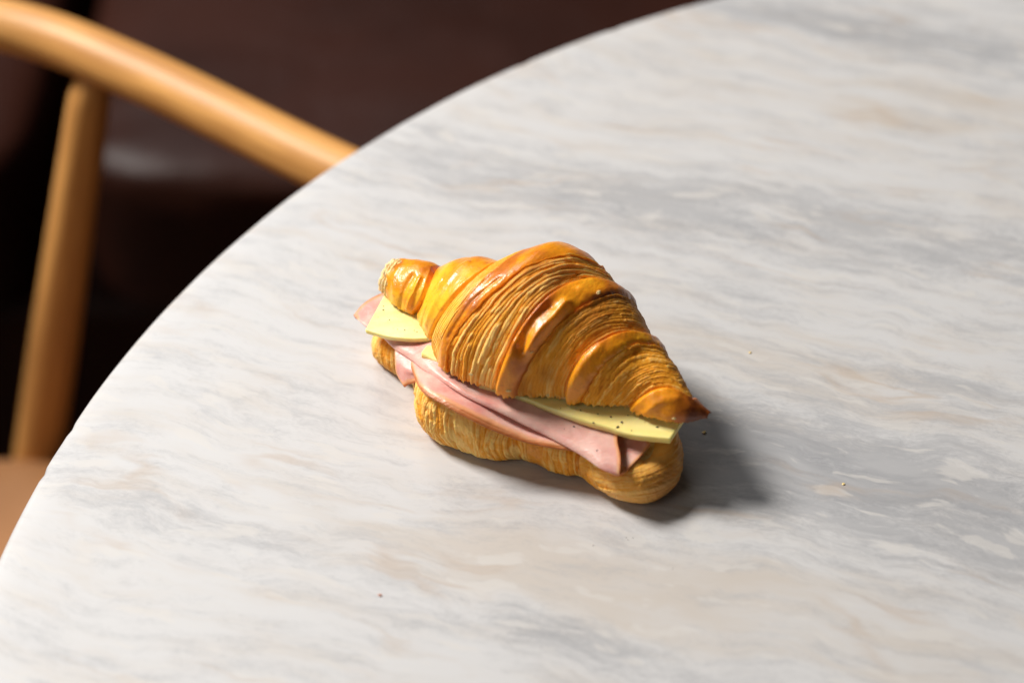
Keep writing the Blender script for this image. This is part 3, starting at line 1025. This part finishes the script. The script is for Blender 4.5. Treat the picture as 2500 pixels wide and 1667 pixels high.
for rr in (r3, r4, r5):
    rr[:, 2] = np.minimum(rr[:, 2], np.interp(np.arange(nC), [0, 2, 3, 7, 11], [24.4, 25.6, 29.2, 26.5, 24.6]))
ham1, g1, _ = sheet('ham_slice', [r0, r1, r2, r3, r4, r5], 1.1, HAM, 300, 110, 0.9, lambda a, b, c, d, u_, v_: 0.95 - b / 2.6 + 0 * a, 0.2, 47)
tag(ham1, 'folded pink ham slice running the length of the croissant, its fold facing out', 'ham slice', 'ham slices in the croissant')

# H2: ham corner lying under the folded end
row_f = [L(1470, 1325, 18.6), L(1555, 1352, 18.2), L(1650, 1275, 19.0), L(1725, 1186, 20.0)]
row_m = [L(1440, 1250, 18.8), L(1530, 1260, 19.0), L(1610, 1200, 20.0), L(1690, 1140, 21.0)]
row_b = [L(1420, 1130, 19.2), L(1500, 1130, 20.2), L(1580, 1100, 21.2), L(1660, 1060, 21.6)]
ham2, g2, _ = sheet('ham_slice', [row_f, row_m, row_b], 1.1, HAM, 140, 80, 0.9, lambda a, b, c, d, u_, v_: np.maximum(0.9 - c / 2.2, 0.8 - b / 2.0), 0.3, 53)
tag(ham2, 'ham corner tucked under the end of the folded slice, beneath the long cheese slice', 'ham slice', 'ham slices in the croissant')

# H4: small flap hanging at the side
row_a = [L(283, 648, 20.5), L(330, 668, 21.2), L(390, 720, 22.0)]
row_b = [L(285, 735, 18.5), L(345, 755, 20.5), L(400, 780, 21.5)]
row_c = [L(296, 795, 16.0), L(350, 800, 18.6), L(405, 800, 20.0)]
row_d = [L(334, 862, 14.5), L(362, 850, 16.0), L(408, 838, 18.4)]
ham4, g4, _ = sheet('ham_slice', [row_a, row_b, row_c, row_d], 1.1, HAM, 90, 90, 0.9, lambda a, b, c, d, u_, v_: np.maximum(1.0 - d / 3.0, 0.85 - a / 2.4), 0.15, 59)
tag(ham4, 'small ham flap with browned rind hanging below the folded ham', 'ham slice', 'ham slices in the croissant')

# H5: pointed ham end sticking out past the cheese
row_a = [L(52, 456, 22.6), L(90, 410, 23.6), L(135, 374, 24.4), L(215, 336, 24.9), L(300, 330, 25.2)]
row_b = [L(62, 470, 22.6), L(120, 450, 23.4), L(180, 420, 24.2), L(260, 390, 24.7), L(340, 370, 25.0)]
row_c = [L(76, 485, 22.4), L(150, 535, 22.8), L(230, 520, 23.4), L(310, 490, 24.2), L(390, 450, 24.6)]
ham5, g5, _ = sheet('ham_slice', [row_a, row_b, row_c], 1.1, HAM, 120, 70, 0.9, lambda a, b, c, d, u_, v_: np.maximum(0.95 - c / 2.6, 0.95 - a / 3.0), 0.2, 67)
tag(ham5, 'pointed ham end sticking out beyond the square cheese corner', 'ham slice', 'ham slices in the croissant')

# cheese
fr = [L(*p) for p in [(430, 668, 29.6), (600, 780, 29.9), (760, 850, 29.6), (900, 888, 29.4), (1014, 924, 29.0), (1155, 978, 28.4), (1358, 1051, 27.9), (1485, 1088, 27.6), (1626, 1131, 27.3), (1836, 1154, 27.0)]]
fr = [L(*p) for p in [(760, 850, 29.6), (900, 888, 29.4), (1014, 924, 29.0), (1155, 978, 28.4), (1358, 1051, 27.9), (1485, 1088, 27.6), (1626, 1131, 27.3), (1836, 1154, 27.0)]]
bk_end = L(1984, 945, 27.0)
fr = np.array(fr)
bk = fr.copy()
bk[:, 0] = np.linspace(fr[0, 0] + 4, bk_end[0], len(fr))
bk[:, 1] = np.linspace(fr[0, 1] + 30, bk_end[1], len(fr))
bk[:, 2] = np.linspace(29.4, 27.8, len(fr))
mid = fr * 0.5 + bk * 0.5
mid[:, 2] += 0.4
chz1, c1g, c1n = sheet('cheese_slice', [fr, mid, bk], 2.8, CHEESE, 160, 60, 0.12, None, 0.12, 71)
tag(chz1, 'long pepper-flecked cheese slice under the pointed croissant end', 'cheese slice', 'cheese slices in the croissant')
row_a = [L(120, 541, 25.6), L(250, 578, 26.6), L(380, 590, 28.0), L(500, 588, 29.0)]
row_b = [L(178, 438, 27.2), L(290, 470, 28.0), L(400, 490, 28.8), L(520, 510, 29.3)]
row_c = [L(236, 330, 28.4), L(330, 370, 28.9), L(430, 400, 29.2), L(540, 430, 29.5)]
chz2, c2g, c2n = sheet('cheese_slice', [row_a, row_b, row_c], 2.2, CHEESE, 90, 70, 0.12, None, 0.12, 73)
tag(chz2, 'square cheese corner poking out beside the pointed ham end', 'cheese slice', 'cheese slices in the croissant')
row_a = [L(436, 668, 29.4), L(520, 712, 29.4), L(600, 745, 29.4)]
row_c = [L(468, 628, 29.2), L(560, 640, 29.4), L(640, 660, 29.4)]
chz3, c3g, c3n = sheet('cheese_slice', [row_a, row_c], 2.6, CHEESE, 50, 30, 0.12, None, 0.05, 75)
tag(chz3, 'small cheese tip peeping from under the big glazed roll, above the ham', 'cheese slice', 'cheese slices in the croissant')


# pepper flecks on the slices
def lump(n_lat=5, n_lon=8, seed=0):
    th_ = np.linspace(0.12, math.pi - 0.12, n_lat)[:, None]
    ph_ = np.linspace(0, 2 * math.pi, n_lon, endpoint=False)[None]
    V_ = np.stack([np.sin(th_) * np.cos(ph_), np.sin(th_) * np.sin(ph_), np.cos(th_) + 0 * ph_], -1)
    V_ = V_ * (0.7 + 0.6 * hash2(np.arange(n_lat)[:, None] + 0 * ph_, np.arange(n_lon)[None] + 0 * th_, seed))[..., None]
    F_ = [tuple(int(i) for i in q) for q in grid_faces(n_lat, n_lon, True, flip=True)]
    F_.append(tuple(range(n_lon - 1, -1, -1))[::-1])
    F_.append(tuple((n_lat - 1) * n_lon + i for i in range(n_lon))[::-1])
    return V_.reshape(-1, 3), F_


def pepper(parent, grid, marks, seed):
    px = proj(grid)
    VV, FF = [], []
    for i, (zx, zy, d) in enumerate(marks):
        q = np.array(crop_px(zx, zy))
        k_ = np.unravel_index(np.argmin(((px - q) ** 2).sum(-1)), px.shape[:2])
        p = grid[k_] + np.array([0, 0, 0.0001])
        v_, f_ = lump(5, 7, seed + i)
        r = d * 0.00041
        an = i * 2.4
        v_ = v_ * np.array([r, r * 0.65, r * 0.5])
        v_ = np.stack([v_[:, 0] * math.cos(an) - v_[:, 1] * math.sin(an), v_[:, 0] * math.sin(an) + v_[:, 1] * math.cos(an), v_[:, 2]], -1)
        o_ = sum(len(x) for x in VV)
        VV.append(v_ + p)
        FF += [tuple(j + o_ for j in f) for f in f_]
    o = mesh_obj('pepper', np.concatenate(VV) - np.array(parent.location), FF, PEPPER, None, smooth=False)
    o.parent = parent
    tag(o, kind='stuff')
    return o


pepper(chz1, c1g, [(1430, 1017, .8), (1500, 1034, 1.2), (1565, 1062, 1.5), (1540, 1087, 1.7), (1765, 1090, 1.3), (1615, 1107, .7), (1330, 993, .8), (1217, 980, .6), (1600, 1025, .8), (1405, 1068, 1.1), (1850, 1100, .5), (1365, 1008, .4), (1690, 1062, .5)], 5)
pepper(chz2, c2g, [(222, 432, 1.0), (362, 428, 0.9), (340, 545, .8), (255, 488, .7), (222, 410, .6), (300, 540, .5), (300, 470, .4), (410, 552, .7), (395, 545, .6), (190, 470, .4), (245, 470, .3), (275, 535, .4)], 45)
pepper(ham1, g1, [(1295, 1087, 1.1), (1405, 1078, .8), (1240, 1100, .5), (1425, 1220, .9), (1010, 1000, .4)], 85)
pepper(ham3, g3, [(837, 990, .8), (905, 1050, .4)], 95)

# ------------------------------------------------------------------ crumbs and flakes on the table
FLAKE = mat_simple('flake', (0.90, 0.62, 0.25), 0.6, 900, 0.3)
PALE = mat_simple('pale_flake', (0.92, 0.68, 0.30), 0.6, 900, 0.2)
HAMBIT = mat_simple('ham_bit', (0.62, 0.22, 0.10), 0.5)


def crumb(name, px, py, r, mat, label, seed, z=0.0, cat='crumb', group=None, sc_=(1, 0.8, 0.35)):
    p = unproj(px, py, z)
    v_, f_ = lump(6, 9, seed)
    v_ = v_ * r * np.array(sc_)
    v_[:, 2] -= v_[:, 2].min()
    o = mesh_obj(name, v_, f_, mat, None, smooth=False)
    o.location = (p[0], p[1], z)
    o.rotation_euler = (0, 0, seed * 1.3)
    return tag(o, label, cat, group)


crumb('pastry_crumb', 1719, 1056, 0.0009, PALE, 'pale crumb in the shade beside the pointed croissant end', 3)
crumb('pastry_crumb', 1831, 861, 0.0006, FLAKE, 'tiny orange crumb on the marble behind the croissant', 7)
crumb('pastry_crumb', 2059, 1182, 0.0006, FLAKE, 'tiny golden crumb on the grey-veined marble past the shadow', 11)
crumb('ham_bit', 928, 1453, 0.0007, HAMBIT, 'tiny reddish ham bit lying alone on the white marble', 13, sc_=(0.5, 1, 0.4))
for i, (px, py, r) in enumerate([(1449, 1331, .00045), (1529, 1312, .0004), (1545, 1313, .0004), (1533, 1318, .0004), (1557, 1264, .0003), (1642, 1388, .0004), (1388, 1258, .0003)]):
    crumb('pepper_fleck', px, py, r * 0.5, PEPPER, 'dark pepper fleck on the marble in front of the croissant', 20 + i, cat='pepper', group='pepper flecks on the marble')

# loose flakes resting on the crust
bpy.context.view_layer.update()
dg = bpy.context.evaluated_depsgraph_get()
for i, (zx, zy, r, lab) in enumerate([
        (1430, 333, 1.3, 'pale loose flake lying on top of the wide glazed band'),
        (1055, 668, 0.9, 'tiny pale flake at the lower end of the glossy crease'),
        (716, 792, 1.1, 'pale flake caught between the layers above the folded ham'),
        (925, 885, 1.2, 'torn pale flake at the cut edge below the wide glazed band'),
        (1150, 908, 1.3, 'cream crumb hanging at the cut edge above the long cheese slice'),
        (1858, 1040, 0.9, 'pale crumb at the cut edge of the dark pointed end')]):
    d = unproj(*crop_px(zx, zy), 0.0) - np.array([0, 0, CAM_H])
    d = Vector(d).normalized()
    ok, loc, nor, idx, ob, mw = SC.ray_cast(dg, Vector((0, 0, CAM_H)), d)
    if not ok:
        continue
    v_, f_ = lump(6, 9, 60 + i)
    v_ = v_ * (r * 0.00085) * np.array([1.0, 0.6, 0.3])
    o = mesh_obj('pastry_flake', v_, f_, PALE, None, smooth=False)
    q = nor.to_track_quat('Z', 'Y')
    o.rotation_mode = 'QUATERNION'
    o.rotation_quaternion = q
    o.location = loc + nor * 0.0001
    tag(o, lab, 'flake', 'loose flakes on the crust')
